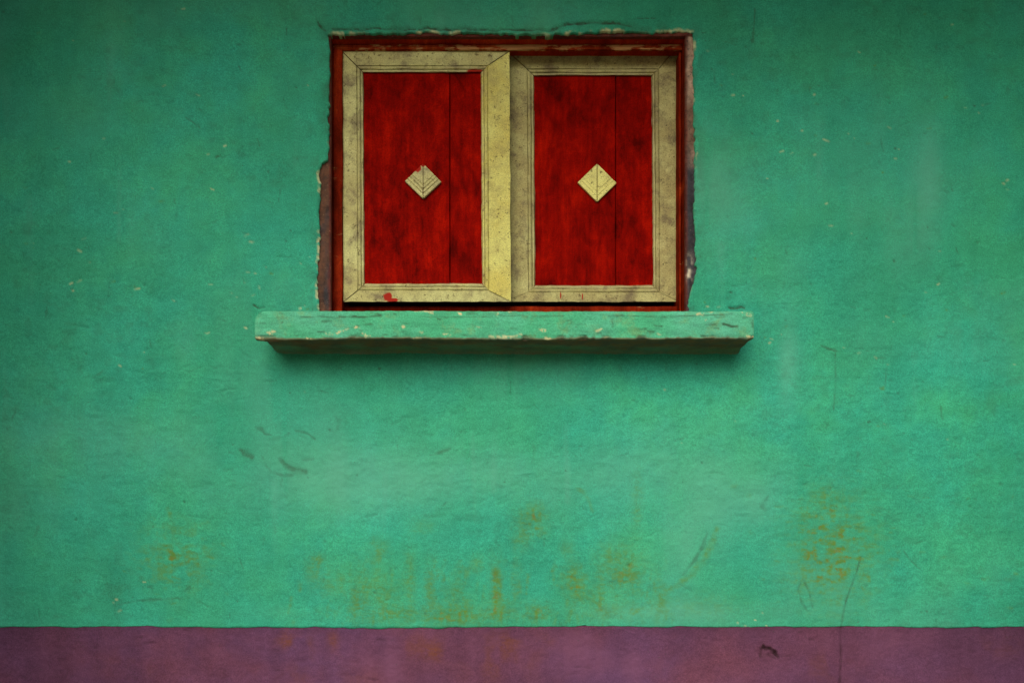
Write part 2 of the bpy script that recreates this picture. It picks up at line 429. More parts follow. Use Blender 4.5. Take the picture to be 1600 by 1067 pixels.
def wall_masks(u, v):
    n = len(u)
    tint = np.full(n, 0.56); och = np.zeros(n); gri = np.zeros(n); chip = np.zeros(n); dh = np.zeros(n)
    r = np.random.RandomState(77)
    # chalky and dense paint
    tint += 0.30 * fbm(u, v, 300, 220, 201, 4) * 0.8
    tint += 0.05 * fbm(u, v, 30, 170, 211, 4)
    for c, ru, rv, am in [((1230, 560), 20, 75, .22), ((1190, 470), 40, 80, .10), ((1140, 330), 60, 120, .16), ((1450, 270), 25, 130, .14), ((1075, 860), 45, 75, .15),
                          ((1170, 780), 60, 60, .10), ((230, 520), 130, 60, .12), ((285, 545), 25, 45, .10), ((600, 760), 200, 70, .18), ((850, 740), 260, 60, .20), ((1110, 330), 40, 160, .10), ((440, 960), 160, 22, .14),
                          ((1000, 955), 300, 20, .16), ((900, 800), 150, 60, .10), ((410, 640), 30, 90, .08), ((1250, 460), 30, 110, .10), ((470, 260), 40, 60, .14),
                          ((80, 260), 60, 40, -.14), ((330, 80), 160, 60, -.13), ((60, 80), 80, 80, -.16), ((1180, 90), 60, 50, -.14), ((300, 150), 90, 40, -.10),
                          ((400, 70), 60, 40, -.08), ((1540, 620), 60, 30, -.14), ((1560, 120), 80, 90, -.14), ((500, 160), 16, 40, -.16), ((1430, 580), 70, 20, -.10), ((1540, 400), 60, 60, -.08)]:
        blob(tint, u, v, c, ru, rv, am)
    for i in range(70):      # runs of paint
        x = r.uniform(-50, 1650); y = r.uniform(-20, 800); L = r.uniform(40, 170)
        am = r.choice([-1, 1]) * r.uniform(.03, .09)
        t = np.zeros(n); stroke(t, u, v, [(x, y), (x + r.uniform(-5, 5), y + L)], [r.uniform(3, 8), r.uniform(2, 5)], abs(am), 0.9)
        tint += np.sign(am) * t
    # olive smears along the foot of the wall
    sm = [((560, 935), 10, 26, .55), ((590, 860), 13, 18, .5), ((595, 930), 22, 26, .45), ((640, 905), 8, 40, .5), ((672, 920), 8, 34, .55), ((700, 940), 12, 22, .45),
          ((716, 912), 6, 22, .55), ((745, 880), 10, 12, .4), ((775, 915), 7, 32, .95), ((778, 945), 9, 20, .7), ((808, 915), 8, 26, .5), ((825, 815), 18, 20, .55),
          ((840, 800), 14, 12, .45), ((812, 845), 12, 12, .4), ((895, 905), 16, 20, .65), ((905, 920), 10, 16, .55), ((885, 855), 9, 10, .4), ((935, 930), 10, 22, .45), ((965, 905), 30, 30, .40),
          ((985, 890), 22, 30, .45), ((996, 785), 7, 34, .5), ((950, 865), 18, 16, .38), ((660, 822), 14, 10, .4), ((490, 890), 12, 20, .38), ((495, 875), 8, 8, .45), ((520, 915), 16, 20, .32),
          ((840, 955), 14, 14, .6), ((700, 965), 30, 10, .5), ((730, 950), 10, 20, .4), ((620, 960), 30, 12, .35), ((1030, 935), 10, 30, .5), ((545, 960), 60, 10, .25), ((845, 828), 8, 8, .6),
          ((940, 955), 30, 12, .35), ((560, 900), 40, 30, .2), ((760, 960), 90, 12, .35), ((1100, 945), 60, 18, .25)]
    for c, ru, rv, am in sm: blob(och, u, v, c, ru * 1.3, rv * 1.35, am * 1.15)
    for i in range(170):
        x = r.choice([r.normal(640, 90), r.normal(820, 90), r.normal(960, 60)]); y = r.uniform(870, 975); L = r.uniform(10, 34)
        if x > 1060: continue
        stroke(och, u, v, [(x, y), (x - L * .18 + r.uniform(-3, 3), y + L)], [r.uniform(1.5, 5), r.uniform(1, 2.5)], r.uniform(.2, .6), .9, .3, 300 + i)
    stroke(och, u, v, [(1120, 825), (1112, 850), (1100, 875), (1080, 898), (1055, 916), (1030, 932), (1010, 945), (990, 958)], [4, 5, 5, 5, 4, 7, 4, 3], .65, .8, .3)
    stroke(gri, u, v, [(1105, 832), (1100, 850), (1090, 868), (1078, 884), (1066, 898)], [1.2, 2.4, 2.2, 1.8, 1.0], .5, .9, .5)
    stroke(och, u, v, [(903, 764), (912, 768), (920, 780), (926, 800)], [3, 3, 2.5, 2], .6, .8, .3)
    # rusty patch to the right, broken by the trowel texture
    q = np.exp(-(((u - 1300) / 66) ** 2 + ((v - 862) / 78) ** 2) * 1.1)
    tex = sstep(fbm(u, v, 15, 6, 221, 3) + 0.15 * fbm(u, v, 12, 30, 225, 2), -0.22, 0.32)
    och += .95 * q * tex + .32 * q
    q2 = np.exp(-(((u - 1318) / 26) ** 2 + ((v - 858) / 24) ** 2))
    och += 0.65 * q2 * (0.4 + 0.6 * tex)
    stroke(och, u, v, [(1350, 900), (1355, 925), (1353, 950)], [8, 7, 2], .75, .8, .5)
    blob(och, u, v, (1290, 790), 40, 30, .25); blob(och, u, v, (1285, 770), 16, 10, .25)
    # patch to the left
    q = np.exp(-(((u - 275) / 52) ** 2 + ((v - 870) / 50) ** 2) * 1.2)
    och += 0.9 * q * sstep(fbm(u, v, 18, 12, 231, 3), 0.0, 0.26)
    stroke(och, u, v, [(262, 795), (268, 815), (272, 842), (286, 862)], [3, 3, 3, 2], .55, .8, .4)
    stroke(och, u, v, [(302, 868), (306, 880), (312, 892)], [6, 6, 4], .75, .7, .5)
    stroke(och, u, v, [(240, 862), (232, 880)], [4, 2], .5, .8, .4)
    for i in range(60):
        x, y = r.normal(275, 40), r.normal(872, 36)
        stroke(och, u, v, [(x, y), (x + r.uniform(-12, 12), y + r.uniform(-4, 4))], r.uniform(1, 2.6), r.uniform(.3, .7), .7, .5, 400 + i)
    for i in range(50):
        x, y = r.normal(1310, 60), r.normal(850, 50)
        stroke(och, u, v, [(x, y), (x + r.uniform(-16, 16), y + r.uniform(-2, 2))], r.uniform(1, 2.4), r.uniform(.3, .75), .7, .5, 500 + i)
    for i in range(50):
        x, y = r.uniform(1150, 1600), r.uniform(740, 960)
        stroke(och, u, v, [(x, y), (x + r.uniform(-9, 9), y + r.uniform(-3, 3))], r.uniform(1, 3), r.uniform(.1, .4), .9, .5, 550 + i)
    # scuffs
    for pts, rr, am in [([(376, 703), (384, 708), (393, 713)], [3, 5, 4], .55), ([(437, 716), (446, 727), (458, 734), (477, 736)], [2, 4, 5, 4], .5),
                        ([(474, 719), (489, 717)], [2, 2.4], .5), ([(422, 737), (440, 742), (457, 742)], [2, 3, 2], .35), ([(400, 668), (408, 670), (414, 678), (424, 679)], [3, 3, 1.5, 1], .4),
                        ([(444, 682), (452, 677)], 1.6, .4), ([(462, 673), (472, 674), (482, 678), (492, 686)], 1.6, .4), ([(672, 711), (690, 706), (704, 701)], [1, 2.8, 1.2], .42),
                        ([(524, 650), (530, 658), (527, 670)], [3, 4, 2], .22), ([(832, 690), (836, 705), (832, 722)], [2, 3, 1.5], .22), ([(775, 756), (782, 760)], 3, .18),
                        ([(410, 713), (416, 728), (426, 738)], 1.4, .25), ([(1560, 605), (1548, 622), (1552, 642)], [10, 9, 6], .18), ([(1575, 600), (1598, 590)], [6, 5], .2),
                        ([(1200, 775), (1192, 790), (1196, 797)], [2, 4, 2], .35), ([(184, 944), (215, 938), (250, 936), (286, 934)], [1, 1.6, 2, 1], .45), ([(290, 922), (296, 918)], 3, .4),
                        ([(1255, 905), (1265, 925), (1270, 950)], 1.6, .42), ([(1252, 908), (1247, 920), (1252, 940), (1262, 955)], 1.4, .36),
                        ([(1412, 860), (1420, 872), (1436, 888)], 1.2, .35), ([(1345, 870), (1338, 895), (1330, 915), (1322, 938), (1317, 960), (1315, 982), (1314, 1030), (1312, 1140)], [1, 1.5, 1.4, 1.2, 1.4, 1.4, 1.5, 1.5], .62),
                        ([(290, 184), (300, 190), (312, 199)], 1.1, .5), ([(402, 217), (406, 230)], 1.0, .4), ([(373, 104), (377, 112)], 1.3, .5), ([(448, 45), (447, 55)], 1.3, .6),
                        ([(1180, 14), (1178, 45), (1176, 64)], [1, 1.4, 2.4], .5), ([(1116, 110), (1117, 130)], 1.4, .4), ([(1305, 545), (1306, 600), (1302, 640)], 1.2, .4),
                        ([(1470, 635), (1472, 655)], 1.6, .35), ([(1385, 575), (1383, 602)], 1.3, .35), ([(478, 190), (486, 200), (480, 212)], [3, 6, 3], .2),
                        ([(145, 590), (158, 582), (163, 578)], 1.4, .4), ([(18, 655), (24, 643)], 1.4, .4), ([(1283, 540), (1296, 545), (1308, 549)], [1, 1.8, 1.2], .5), ([(1466, 526), (1476, 527)], 1.6, .4)]:
        stroke(gri, u, v, pts, rr, am * 1.1, .6, .35, 7)
        stroke(dh, u, v, pts, np.maximum(1.2, np.asarray(rr) * .6), -0.0012 * am, .8)
    # cracks round the opening
    for pts, rr in [([(497, 35), (503, 43), (508, 48), (513, 53)], 1.7), ([(520, 46), (560, 47), (600, 45), (640, 47), (655, 46)], 1.0), ([(655, 46), (668, 43), (690, 47), (712, 46), (740, 46), (775, 48), (800, 46), (830, 47), (856, 48), (864, 47)], 1.3),
                    ([(860, 48), (872, 42), (884, 39), (905, 37), (925, 36), (948, 35), (965, 37), (982, 39), (992, 45)], 1.8), ([(985, 29), (1000, 28), (1030, 29)], .5),
                     ([(396, 476), (404, 481), (412, 480), (417, 484)], 1.2),
                    ([(1140, 480), (1150, 481), (1160, 479), (1170, 483)], 1.6)]:
        q_ = densify([tuple(p) for p in pts], 4.0, 1.5, 61, False)
        stroke(gri, u, v, q_, rr, .95, .6, .6, 9); stroke(gri, u, v, q_, rr * .8, .55, .5)
        stroke(dh, u, v, q_, rr * 1.5, -0.004, .7)
    # lifted flake above the head of the window
    sel = (u > 862) & (u < 988) & (v > 36) & (v < 52)
    dh[sel] += 0.004 * np.sin(np.clip((u[sel] - 862) / 126, 0, 1) * np.pi) * sstep(v[sel], 37, 42)
    och *= .50 + .60 * sstep(.65 * fbm(u, v, 9, 4, 291, 3) + .6 * fbm(u, v, 5, 16, 295, 2), -.22, .25)      # caught on the ridges of the plaster
    # pale chips: along the broken edge and scattered over the wall
    bx = (u > 470) & (u < 1115) & (v > 20) & (v < 500)
    idx = np.nonzero(bx)[0]
    d = np.full(len(idx), 99.0)
    for P in OUT: d = np.minimum(d, np.hypot(u[idx] - P[0], v[idx] - P[1]))
    uu, vv = u[idx], v[idx]
    am = 0.05 + 0.8 * sstep(fbm(uu, vv, 40, 34, 241, 3), 0.0, 0.3)
    am = np.maximum(am, 1.0 * np.exp(-(((uu - 535) / 26) ** 2 + ((vv - 47) / 10) ** 2)))
    am = np.maximum(am, 1.0 * np.exp(-(((uu - 1065) / 45) ** 2 + ((vv - 45) / 10) ** 2)))
    am = np.maximum(am, .9 * np.exp(-(((uu - 502) / 8) ** 2 + ((vv - 470) / 26) ** 2)))
    wdt = 1.5 + 3.5 * am
    e_ = am * (1 - sstep(d, wdt * .3, wdt)) * sstep(vnoise(uu, vv, 8, 7, 251) * .7 + .3 * vnoise(uu, vv, 3, 3, 252), .3, .62)
    chip[idx] = np.maximum(chip[idx], e_)
    dh[idx] -= 0.0022 * (1 - sstep(d, 0, 4.5)) + 0.0012 * e_
    # dusty grime round the opening
    gri[idx] = np.maximum(gri[idx], 0.30 * (1 - sstep(d, 2, 22)) * sstep(fbm(uu, vv, 16, 22, 261, 3), -.02, .35))
    pts = []
    for cx, cy, sx, sy, k in [(90, 70, 30, 10, 3), (140, 225, 60, 30, 5), (260, 140, 40, 20, 4), (340, 240, 10, 30, 6), (300, 300, 60, 20, 6), (190, 345, 20, 10, 3), (50, 385, 16, 10, 5),
                              (115, 455, 8, 12, 6), (130, 388, 10, 6, 3), (200, 445, 20, 10, 7), (325, 440, 20, 10, 4), (393, 385, 14, 10, 5), (388, 425, 6, 14, 6), (430, 415, 14, 6, 5), (395, 458, 14, 8, 6),
                              (320, 528, 10, 6, 3), (380, 514, 4, 4, 2), (480, 405, 10, 10, 4), (250, 566, 40, 16, 6), (1275, 140, 14, 14, 8), (1165, 130, 20, 24, 8), (1360, 88, 24, 10, 6), (1460, 30, 20, 14, 4), (1350, 215, 40, 10, 8),
                              (1288, 215, 6, 4, 3), (1510, 165, 20, 12, 7), (1560, 170, 30, 10, 8), (1420, 205, 20, 10, 4), (1480, 150, 20, 16, 4), (1575, 295, 6, 8, 6), (1405, 245, 20, 10, 3), (1235, 180, 14, 10, 3), (1232, 235, 10, 10, 3),
                              (1333, 360, 4, 3, 2), (1215, 515, 10, 8, 5), (1210, 540, 8, 6, 4), (1395, 490, 30, 8, 7), (1445, 458, 10, 6, 3), (1495, 470, 12, 10, 4), (1310, 535, 20, 10, 4), (1356, 552, 10, 8, 4),
                              (1378, 604, 6, 4, 3), (1370, 660, 10, 6, 4), (1455, 400, 14, 8, 3), (1565, 455, 10, 6, 4), (470, 480, 10, 4, 6), (1100, 478, 12, 4, 10), (1425, 660, 30, 20, 4), (180, 930, 4, 12, 5), (228, 915, 4, 6, 3),
                              (1180, 965, 16, 8, 8), (1160, 975, 10, 5, 6), (1255, 310, 40, 40, 3), (1100, 200, 20, 50, 6)]:
        for i in range((k + 1) // 2): pts.append((r.normal(cx, sx), r.normal(cy, sy)))
    for i in range(25): pts.append((r.uniform(0, 1600), r.uniform(0, 700)))
    for i, (x, y) in enumerate(pts):
        if 495 < x < 1090 and 40 < y < 590: continue
        a = r.uniform(-.6, .6); L = abs(r.normal(0, 3)) + .3; w = r.uniform(.7, 1.5)
        kind = r.rand()
        p = [(x, y), (x + L * math.cos(a), y + L * math.sin(a))]
        if kind < .72: stroke(chip, u, v, p, w, r.uniform(.14, .52), .7, .4, 600 + i)
        elif kind < .9: stroke(och, u, v, p, w * 1.3, r.uniform(.4, .9), .7, .4, 600 + i)
        else: stroke(gri, u, v, p, w, r.uniform(.4, .7), .7, .4, 600 + i)
        stroke(dh, u, v, p, w * 1.6, -0.0009, .8)
    # faint dark scuffs and pits everywhere
    for i in range(240):
        x, y = r.uniform(-40, 1640), r.uniform(-30, 970)
        a = r.uniform(-.5, .5) if r.rand() < .7 else r.uniform(1.2, 1.9); L = r.uniform(1, 15)
        p = [(x, y), (x + L * math.cos(a), y + L * math.sin(a))]
        stroke(gri, u, v, p, r.uniform(.8, 2.0), r.uniform(.08, .34), .8, .6, 900 + i)
        stroke(dh, u, v, p, r.uniform(1.5, 3), -r.uniform(.0003, .0012), .8)
    for i in range(170):
        x, y = r.uniform(-40, 1640), r.uniform(-30, 970)
        a = r.normal(0, .35) if r.rand() < .6 else r.normal(1.57, .3); L = r.uniform(4, 26); kx = r.uniform(-.25, .25)
        p = [(x, y), (x + L * .5 * math.cos(a), y + L * .5 * math.sin(a)), (x + L * math.cos(a + kx), y + L * math.sin(a + kx))]
        stroke(gri, u, v, p, [.5, r.uniform(.7, 1.2), .5], r.uniform(.15, .5), .5, .4, 1900 + i)
        stroke(dh, u, v, p, 1.3, -r.uniform(.0008, .002), .6)
    for i in range(160):
        x, y = r.uniform(-40, 1640), r.uniform(-30, 970); w = r.uniform(.6, 2.2)
        stroke(dh, u, v, [(x, y)], w * 1.3, -r.uniform(.0008, .003), .6)
        stroke(gri, u, v, [(x, y)], w, r.uniform(.2, .7), .5, .3, 2100 + i)
    # soft dirt flecks
    t = sstep(fbm(u, v, 16, 12, 271, 4), .2, .5) * sstep(fbm(u, v, 260, 200, 281, 2), -.1, .4)
    gri = np.maximum(gri, .16 * t)
    # lines of trowel ridges
    for i in range(120):
        c = [(250, 590), (330, 600), (180, 640), (1400, 640), (1320, 610), (230, 780), (280, 800), (800, 780), (1250, 800)][r.randint(9)]
        x, y = r.normal(c[0], 70), r.normal(c[1], 34); L = r.uniform(8, 34)
        stroke(dh, u, v, [(x, y), (x + L * .5, y + r.uniform(-3, 3)), (x + L, y + r.uniform(-5, 5))], [1, r.uniform(1.5, 3), 1], r.choice([-1, 1]) * r.uniform(.0004, .0013), .8)
    m = np.stack([np.clip(tint, 0, 1), np.clip(och, 0, 1), np.clip(gri, 0, 1), np.clip(chip, 0, 1)], 1)
    return m, dh

STEP = 1.75
us = np.arange(-100, 1700 + .1, STEP)
DADO = 979.0
def dado_line(u):
    return DADO + 3.2 * fbm(u, u * 0, 240, 1, 301, 2) + 2.4 * fbm(u, u * 0, 30, 1, 305, 3) + np.clip((u - 800) / 800, -1, 1) * .3

def grid_faces(nu, nv, base=0):
    i = np.arange(nu - 1); j = np.arange(nv - 1)
    I, J = np.meshgrid(i, j)
    a = (J * nu + I).ravel() + base
    return np.stack([a, a + nu, a + nu + 1, a + 1], 1)      # v runs down, faces look to -y

house = empty('house_wall', (0, 0, 0), 'green limewashed house wall with a purple band along its foot', 'wall')

# green plaster with a broken hole for the window
vs_ = np.arange(-80, DADO + 1, STEP)
vs_[-1] = DADO
UU, VV = np.meshgrid(us, vs_)
sh = UU.shape
u, v = UU.ravel().copy(), VV.ravel().copy()
last = np.arange((sh[0] - 1) * sh[1], sh[0] * sh[1])
v[last] = dado_line(u[last])
# snap vertices near the broken edge on to it
cand = np.nonzero((u > 485) & (u < 1100) & (v > 30) & (v < 510))[0]
best = np.full(len(cand), 1e9); bu = u[cand].copy(); bv = v[cand].copy()
for a_, b_ in zip(OUT, np.roll(OUT, -1, 0)):
    d_ = b_ - a_; L = max(d_ @ d_, 1e-9)
    near = np.nonzero((u[cand] > min(a_[0], b_[0]) - 3) & (u[cand] < max(a_[0], b_[0]) + 3) & (v[cand] > min(a_[1], b_[1]) - 3) & (v[cand] < max(a_[1], b_[1]) + 3))[0]
    cu, cv = u[cand[near]], v[cand[near]]
    t = np.clip(((cu - a_[0]) * d_[0] + (cv - a_[1]) * d_[1]) / L, 0, 1)
    pu, pv = a_[0] + t * d_[0], a_[1] + t * d_[1]
    q = np.hypot(cu - pu, cv - pv)
    ok = q < best[near]
    best[near[ok]] = q[ok]; bu[near[ok]] = pu[ok]; bv[near[ok]] = pv[ok]
ok = best < STEP * 0.62
u0, v0 = u.copy(), v.copy()
u[cand[ok]] = bu[ok]; v[cand[ok]] = bv[ok]
F = grid_faces(sh[1], sh[0])
fu, fv = u[F].mean(1), v[F].mean(1)
inb = np.nonzero((fu > 490) & (fu < 1095) & (fv > 35) & (fv < 505))[0]
inside = np.zeros(len(inb), bool)
pu, pv = fu[inb], fv[inb]
for a_, b_ in zip(OUT, np.roll(OUT, -1, 0)):
    c_ = ((a_[1] > pv) != (b_[1] > pv))
    if a_[1] != b_[1]:
        inside ^= c_ & (pu < (b_[0] - a_[0]) * (pv - a_[1]) / (b_[1] - a_[1]) + a_[0])
keep = np.ones(len(F), bool); keep[inb[inside]] = False
F = F[keep]
masks, dh = wall_masks(u, v)
h = relief(u, v) + dh
P = np.stack([X(u), -h, Z(v)], 1)
# boundary edges -> a lip running back into the wall
E = np.concatenate([F[:, [0, 1]], F[:, [1, 2]], F[:, [2, 3]], F[:, [3, 0]]])
key = np.minimum(E[:, 0], E[:, 1]).astype(np.int64) * len(P) + np.maximum(E[:, 0], E[:, 1])
uq, inv, cnt = np.unique(key, return_inverse=True, return_counts=True)
B = E[cnt[inv] == 1]
um, vm = u[B].mean(1), v[B].mean(1)
B = B[(um > -99) & (um < 1699) & (vm > -79)]
bvts = np.unique(B)
remap = np.full(len(P), -1); remap[bvts] = np.arange(len(bvts)) + len(P)
back = P[bvts].copy(); back[:, 1] = 0.022
Fl = np.stack([B[:, 1], B[:, 0], remap[B[:, 0]], remap[B[:, 1]]], 1)
mb = masks[bvts].copy()
isop = v[bvts] < 600
mb[isop, 1] = 0.75; mb[isop, 2] = 0.35; mb[isop, 3] *= .4
Pall = np.concatenate([P, back]); Fall = np.concatenate([F, Fl]); Mall = np.concatenate([masks, mb])
used = np.zeros(len(Pall), bool); used[Fall.ravel()] = True
rm = np.cumsum(used) - 1
plaster = link('plaster', mesh_np('plaster', Pall[used], rm[Fall], True, Mall[used]), M_GREEN, house)

# purple band
dv = np.arange(DADO - 14, 1130, STEP)
UU, VV = np.meshgrid(us, dv)
u, v = UU.ravel(), VV.ravel()
n = len(u)
m4 = np.zeros((n, 4)); m4[:, 0] = 0.5 + .35 * fbm(u, v, 240, 120, 401, 4) + .14 * fbm(u, v, 20, 120, 411, 3)
dh = np.zeros(n)
gri = np.zeros(n); och = np.zeros(n); chip = np.zeros(n); tint = m4[:, 0].copy()
for c, ru, rv, am in [((452, 1000), 22, 16, .8), ((470, 1010), 18, 22, .7), ((520, 1000), 10, 16, .6), ((660, 1010), 40, 22, .45), ((680, 1020), 14, 14, .5), ((780, 1030), 60, 40, .5), ((790, 995), 30, 18, .45), ((460, 1050), 24, 30, .5), ((1050, 1000), 12, 10, .5),
                      ((860, 1000), 40, 12, .3), ((200, 1045), 50, 20, .3), ((560, 1060), 40, 20, .25), ((1290, 1040), 40, 30, .3), ((1560, 1010), 40, 20, .25)]:
    blob(och, u, v, c, ru, rv, am)
for c, ru, rv, am in [((600, 1050), 30, 40, .22), ((150, 1030), 20, 40, -.1), ((345, 1020), 16, 14, .2), ((1000, 1040), 120, 20, .12), ((720, 1000), 12, 60, -.14), ((100, 1050), 30, 30, -.12), ((1500, 1040), 100, 40, -.16), ((1190, 1040), 60, 30, .15)]:
    blob(tint, u, v, c, ru, rv, am)
och *= sstep(fbm(u, v, 30, 40, 421, 3), -.3, .25)
stroke(gri, u, v, [(1188, 1025), (1190, 1012), (1193, 1008), (1197, 1014), (1204, 1012), (1210, 1018), (1216, 1026)], [2, 2.2, 2.2, 2.8, 3.0, 3.6, 2.4], 1.0, .4, .3)
stroke(gri, u, v, [(1188, 1026), (1200, 1022), (1212, 1028)], [2, 3, 2], .5, .8, .4)
stroke(dh, u, v, [(1190, 1018), (1200, 1018), (1212, 1024)], [6, 7, 5], -.006, .6, .3)
stroke(gri, u, v, [(1315, 975), (1314, 1010), (1314, 1040), (1312, 1075), (1313, 1140)], [1.4, 1.6, 1.9, 2, 2], .62, .7, .3)
stroke(dh, u, v, [(1315, 975), (1314, 1010), (1314, 1040), (1312, 1075), (1313, 1140)], 2, -.002, .7)
blob(tint, u, v, (800, 983), 2000, 7, -.12)  # thin shadow line under the plaster edge, painted into the tint
for i in range(40):
    x, y = rng.uniform(0, 1600), rng.uniform(982, 1080); L = rng.uniform(2, 20)
    stroke(gri, u, v, [(x, y), (x + L, y + rng.uniform(-2, 2))], rng.uniform(.8, 1.8), rng.uniform(.1, .4), .8, .5, 700 + i)
    stroke(dh, u, v, [(x, y), (x + L, y + rng.uniform(-2, 2))], 2, -.0008, .8)
h = relief(u, v) + dh - 0.0016
m4 = np.clip(np.stack([tint, och, gri, chip], 1), 0, 1)
link('dado_band', mesh_np('dado_band', np.stack([X(u), -h, Z(v)], 1), grid_faces(len(us), len(dv)), True, m4), M_PURPLE, house)

# the rest of the wall beyond the surveyed part (plain), and an unseen overhang for shade
xl, xr, zt, zb, zd = X(-100), X(1700), Z(-80), Z(1130), Z(DADO)
TOP = 3.15
XL, XR = -3.2, 3.4
def plain(name, rects, mat):
    V, Q = [], []
    for (x0, x1, z0, z1) in rects:
        b = len(V); V += [(x0, 0, z1), (x0, 0, z0), (x1, 0, z0), (x1, 0, z1)]; Q.append((b, b + 1, b + 2, b + 3))
    mk = np.tile([.5, 0, 0, 0], (len(V), 1))
    link(name, mesh_np(name, V, Q, False, mk), mat, house)
plain('outer_plaster', [(XL, xl, zd, TOP), (xr, XR, zd, TOP), (xl, xr, zt, TOP)], M_GREEN)
plain('outer_dado', [(XL, xl, -.05, zd), (xr, XR, -.05, zd), (xl, xr, -.05, zb)], M_PURPLE)
# brick core behind the plaster closes the wall round the opening
ox0, ox1, oz0, oz1 = X(492), X(1098), Z(497), Z(33)
boxes('wall_core', M_DARK, house, (XL, ox0, .023, .25, -.05, TOP), (ox1, XR, .023, .25, -.05, TOP), (ox0, ox1, .023, .25, -.05, oz0), (ox0, ox1, .023, .25, oz1, TOP),
      (ox0 - .1, ox1 + .1, .26, .30, oz0 - .1, oz1 + .1))
boxes('shade_eave', M_TIMBER, house, (XL, XR, -1.35, .30, TOP, TOP + .05))  # unseen roof overhang, added to shade the top of the wall
for xa, xb in ((XL, -1.60), (1.60, XR)):          # unseen side walls, added to darken both sides of the wall
    for nm, za, zb_, mt in (('shade_side_wall', zd, TOP - .002, M_GREEN), ('shade_side_wall_dado', -.05, zd, M_PURPLE)):
        o_ = boxes(nm, mt, house, (xa, xb, -1.25, -.004, za, zb_))
        at_ = o_.data.attributes.new('masks', 'FLOAT_COLOR', 'POINT')
        at_.data.foreach_set('color', np.tile(np.float32([.5, 0, 0, 0]), len(o_.data.vertices)))

# bare masonry showing between the plaster and the window frame
mu = np.arange(484, 1106, 2.0); mv = np.arange(26, 506, 2.0)
UU, VV = np.meshgrid(mu, mv); u, v = UU.ravel(), VV.ravel()
cc = np.zeros((len(u), 4)); cc[:, 3] = 1
brown = np.array([.085, .034, .016]); pink = np.array([.34, .23, .165]); slate = np.array([.030, .028, .036]); redp = np.array([.09, .010, .004])
t = sstep(fbm(u, v, 30, 40, 501, 3) * .6 + (v - 215) / 200, -.25, .3)
cR = pink * (1 - t)[:, None] + slate * t[:, None]
q = sstep(v, 155, 165) * (1 - sstep(v, 215, 250)); cR = cR * (1 - .7 * q)[:, None] + brown * (.7 * q)[:, None]
q = np.exp(-(((u - 1076) / 6) ** 2 + ((v - 418) / 16) ** 2)) * sstep(vnoise(u, v, 5, 7, 77), .25, .7); cR = cR * (1 - q)[:, None] + np.array([.75, .68, .5]) * q[:, None]  # pale spot paints a shiny highlight on the right strip
t = sstep(fbm(u, v, 24, 50, 511, 3), -.2, .25) * sstep(v, 300, 360)
cL = brown * (1 - t)[:, None] + slate * t[:, None] * .9
w = sstep(u, 700, 900)[:, None]
c3 = cL * (1 - w) + cR * w
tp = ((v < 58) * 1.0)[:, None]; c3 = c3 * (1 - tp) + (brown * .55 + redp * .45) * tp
cc[:, :3] = c3
dep = 0.010 + .004 * fbm(u, v, 18, 26, 521, 3) - .006 * np.exp(-((u - 1078) / 7) ** 2) * (.5 + fbm(u, v, 40, 40, 531, 2))
F = grid_faces(len(mu), len(mv))
fu, fv = u[F].mean(1), v[F].mean(1)
hole = (fu > 515) & (fu < 1072) & (fv > 53)
edge_d = np.maximum(np.maximum(515 - u, u - 1072), 53 - v)
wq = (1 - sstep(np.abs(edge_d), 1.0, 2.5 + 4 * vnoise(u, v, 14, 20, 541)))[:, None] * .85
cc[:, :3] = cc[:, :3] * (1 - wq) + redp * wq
Fm = F[~hole]
Em = np.concatenate([Fm[:, [0, 1]], Fm[:, [1, 2]], Fm[:, [2, 3]], Fm[:, [3, 0]]])
km = np.minimum(Em[:, 0], Em[:, 1]).astype(np.int64) * len(u) + np.maximum(Em[:, 0], Em[:, 1])
_, im_, cm_ = np.unique(km, return_inverse=True, return_counts=True)
Bm = Em[cm_[im_] == 1]
um, vm = u[Bm].mean(1), v[Bm].mean(1)
Bm = Bm[(um > 500) & (um < 1090) & (vm > 40) & (vm < 503)]
bm_ = np.unique(Bm); rmm = np.full(len(u), -1); rmm[bm_] = np.arange(len(bm_)) + len(u)
Pm = np.stack([X(u), dep, Z(v)], 1)
bk = Pm[bm_].copy(); bk[:, 1] = .024
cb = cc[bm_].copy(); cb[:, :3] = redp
Fl = np.stack([Bm[:, 1], Bm[:, 0], rmm[Bm[:, 0]], rmm[Bm[:, 1]]], 1)
link('bare_masonry', mesh_np('bare_masonry', np.concatenate([Pm, bk]), np.concatenate([Fm, Fl]), True, np.concatenate([cc, cb])), M_MASON, house)

# ------------------------------------------------------------------ the window
wz = Z(534, -.125)
window = empty('shuttered_window', (X(795), 0, wz), 'window with two red panelled shutters in cream frames above a green ledge', 'window')

